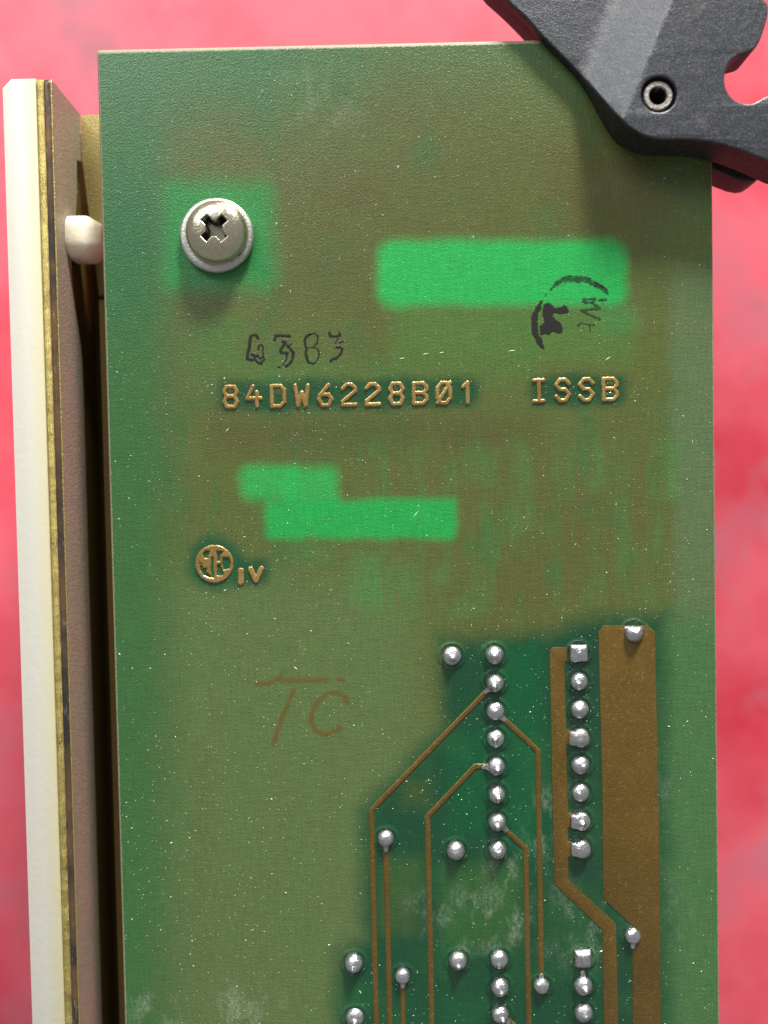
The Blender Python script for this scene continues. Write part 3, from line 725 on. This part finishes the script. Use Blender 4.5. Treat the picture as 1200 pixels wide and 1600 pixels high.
def extrude_curve(name, loops, z0, z1, bev, res=2):
    cu = bpy.data.curves.new(name, 'CURVE'); cu.dimensions = '2D'; cu.fill_mode = 'BOTH'
    for lp in loops:
        sp = cu.splines.new('POLY'); sp.points.add(len(lp) - 1); sp.use_cyclic_u = True
        for q, c in zip(sp.points, lp): q.co = (c[0], c[1], 0, 1)
    cu.extrude = (z1 - z0) / 2 - bev; cu.bevel_depth = bev; cu.bevel_resolution = res; cu.offset = -bev
    ob = bpy.data.objects.new(name, cu); scn.collection.objects.link(ob)
    dg = bpy.context.evaluated_depsgraph_get(); dg.update(); me = bpy.data.meshes.new_from_object(ob.evaluated_get(dg))
    bm = bmesh.new(); bm.from_mesh(me); bpy.data.objects.remove(ob); bpy.data.curves.remove(cu); bpy.data.meshes.remove(me)
    for v in bm.verts: v.co.z += (z0 + z1) / 2
    bmesh.ops.remove_doubles(bm, verts=bm.verts[:], dist=.002)
    return bm
pc = P(1030, 147, HT)
handle = empty('ejector_handle', (pc[0], pc[1], -4.5), 'worn black plastic ejector handle clamped on the board corner', 'handle')
ring = [(pc[0] + 1.50 * math.cos(2 * math.pi * k / 40), pc[1] + 1.50 * math.sin(2 * math.pi * k / 40)) for k in range(40)]
bm = extrude_curve('upper_cheek', [outline, ring], .012, HT, .16)
# the sloping facet: cut along both its edges, then let the arm side down
fa0, fa1 = np.array(P(960, 0, HL)), np.array(P(916, 108, HL)); fb0, fb1 = np.array(P(1050, 0, HT)), np.array(P(976, 180, HT))
def fside(x, y, a, b):
    d = b - a; nrm = np.array([-d[1], d[0]]) / np.linalg.norm(d); return float(np.dot(np.array([x, y]) - a, nrm))
for a, b, off in [(fa0, fa1, k) for k in (-.7, -.25, .25, .7)] + [(fb0, fb1, k) for k in (-.22, 0., .22)]:
    d = b - a; nrm = np.array([-d[1], d[0], 0]) / np.linalg.norm(d); a = a + nrm[:2] * off
    bmesh.ops.bisect_plane(bm, geom=bm.verts[:] + bm.edges[:] + bm.faces[:], plane_co=(a[0], a[1], 0), plane_no=nrm, dist=1e-4)
for v in bm.verts:
    sa, sb = fside(v.co.x, v.co.y, fa0, fa1), fside(v.co.x, v.co.y, fb0, fb1)
    wdt = max(.5, sa - sb); rnd = lambda q, k: 0.0 if q <= -k else (q if q >= k else (q + k) ** 2 / (4 * k))
    s = min(1.0, max(0.0, (rnd(sa, .7) - rnd(sb, .22)) / wdt))
    if v.co.z > .6: v.co.z -= (HT - HL) * (1 - s)
bmesh.ops.triangulate(bm, faces=[f for f in bm.faces if len(f.verts) > 4])
side = [abs(f.normal.z) < .3 for f in bm.faces]
uc = from_bm('upper_cheek', bm, PLASTIC, handle, True)
uc.data.materials.append(PSIDE)
for p_, s_ in zip(uc.data.polygons, side): p_.material_index = 1 if abs(p_.normal.z) < .3 else 0
sharp(uc, 34); uc.modifiers.new('weighted_normals', 'WEIGHTED_NORMAL').keep_sharp = True
# lower cheek under the board
low = PP([(752, 0), (784, 28), (816, 60), (880, 130), (930, 200), (962, 236), (1010, 262), (1060, 268), (1110, 290), (1144, 303), (1163, 300), (1184, 277), (1210, 262), (1250, 250), (1250, 225), (1180, 215), (1110, 200), (1080, 150), (1085, 60), (1110, 0), (1130, -120), (1050, -150), (760, -160), (680, -100)], -4.4)
bm = extrude_curve('lower_cheek', [smooth_loop(low, 1)], -4.5, -BT - .012, .14)
sharp(from_bm('lower_cheek', bm, PSIDE, handle, True), 30)
# the web that joins the cheeks clear of the board
bm = extrude_curve('web', [PP([(850, -20), (1120, -20), (1150, 30), (1120, 62), (900, 40)], -.8)], -BT - .02, .02, .005, 0)
from_bm('web', bm, PSIDE, handle)
bm = extrude_curve('web', [PP([(1135, 175), (1215, 190), (1225, 222), (1180, 222), (1135, 215)], -.8)], -BT - .02, .02, .005, 0)
from_bm('web', bm, PSIDE, handle)
# slotted spring pin in the pivot hole
pin = lathe('spring_pin', [(.74, -4.6), (1.24, -4.6), (1.24, HT - .32), (1.16, HT - .22), (.84, HT - .22), (.74, HT - .34), (.74, -4.6)], (pc[0], pc[1], 0), PIN, handle, 40, True, .008)
lathe('pivot_bore', [(1.52, HT - .3), (1.44, HT - .9), (1.25, HT - .95)], (pc[0], pc[1], 0), PSIDE, uc, 40)
lathe('bore_shade', [(.001, .6), (.73, .6), (.735, HT - .36)], (pc[0], pc[1], 0), PSIDE, pin, 32)  # dark lining added so the hollow pin looks shaded inside

# ---------------------------------------------------------------- dust
def dust():
    vs, fs = [], []
    def fleck(x, y, z, L_, wd, a):
        ca, sa = math.cos(a), math.sin(a); b = len(vs); t = min(L_, wd) * .5
        for dx, dy, dz in ((-L_ / 2, 0, 0), (0, -wd / 2, 0), (L_ / 2, 0, 0), (0, wd / 2, 0), (0, 0, t)):
            vs.append((x + dx * ca - dy * sa, y + dx * sa + dy * ca, z + dz))
        fs.extend([[b, b + 1, b + 4], [b + 1, b + 2, b + 4], [b + 2, b + 3, b + 4], [b + 3, b, b + 4], [b + 3, b + 2, b + 1, b]])
    k = 0
    while k < 3400:
        x, y = random.uniform(BX0 + .3, BX1 - .3), random.uniform(-38, BY1 - .3)
        if fbm(np.array([x * .12]), np.array([y * .12]), 77)[0] < random.uniform(.25, .6): continue
        if any(math.hypot(x - a, y - b) < .95 for a, b in PADXY): continue
        s = random.choice((.035, .04, .05, .06)) if random.random() < .97 else random.uniform(.08, .12)
        fleck(x, y, .001, s * (random.uniform(1, 1.6) if random.random() < .9 else random.uniform(2, 4)), s, random.uniform(0, 3.14)); k += 1
    for u, v, L_, a in ((650, 803, .9, .9), (462, 1044, .5, -.7), (410, 142, .4, .4), (563, 1550, .45, -1.0), (355, 672, .55, .8), (628, 560, .5, .2), (665, 553, .7, .2), (690, 551, .5, .2), (1082, 690, .4, 1.9), (800, 548, .8, .1), (950, 560, .7, .6)):
        fleck(*P(u, v), .001, L_, .07, a)
    return tag(build('dust', vs, fs, DUST, None, False), 'fine white dust flecks scattered over the green board', 'dust', kind='stuff')
dust()
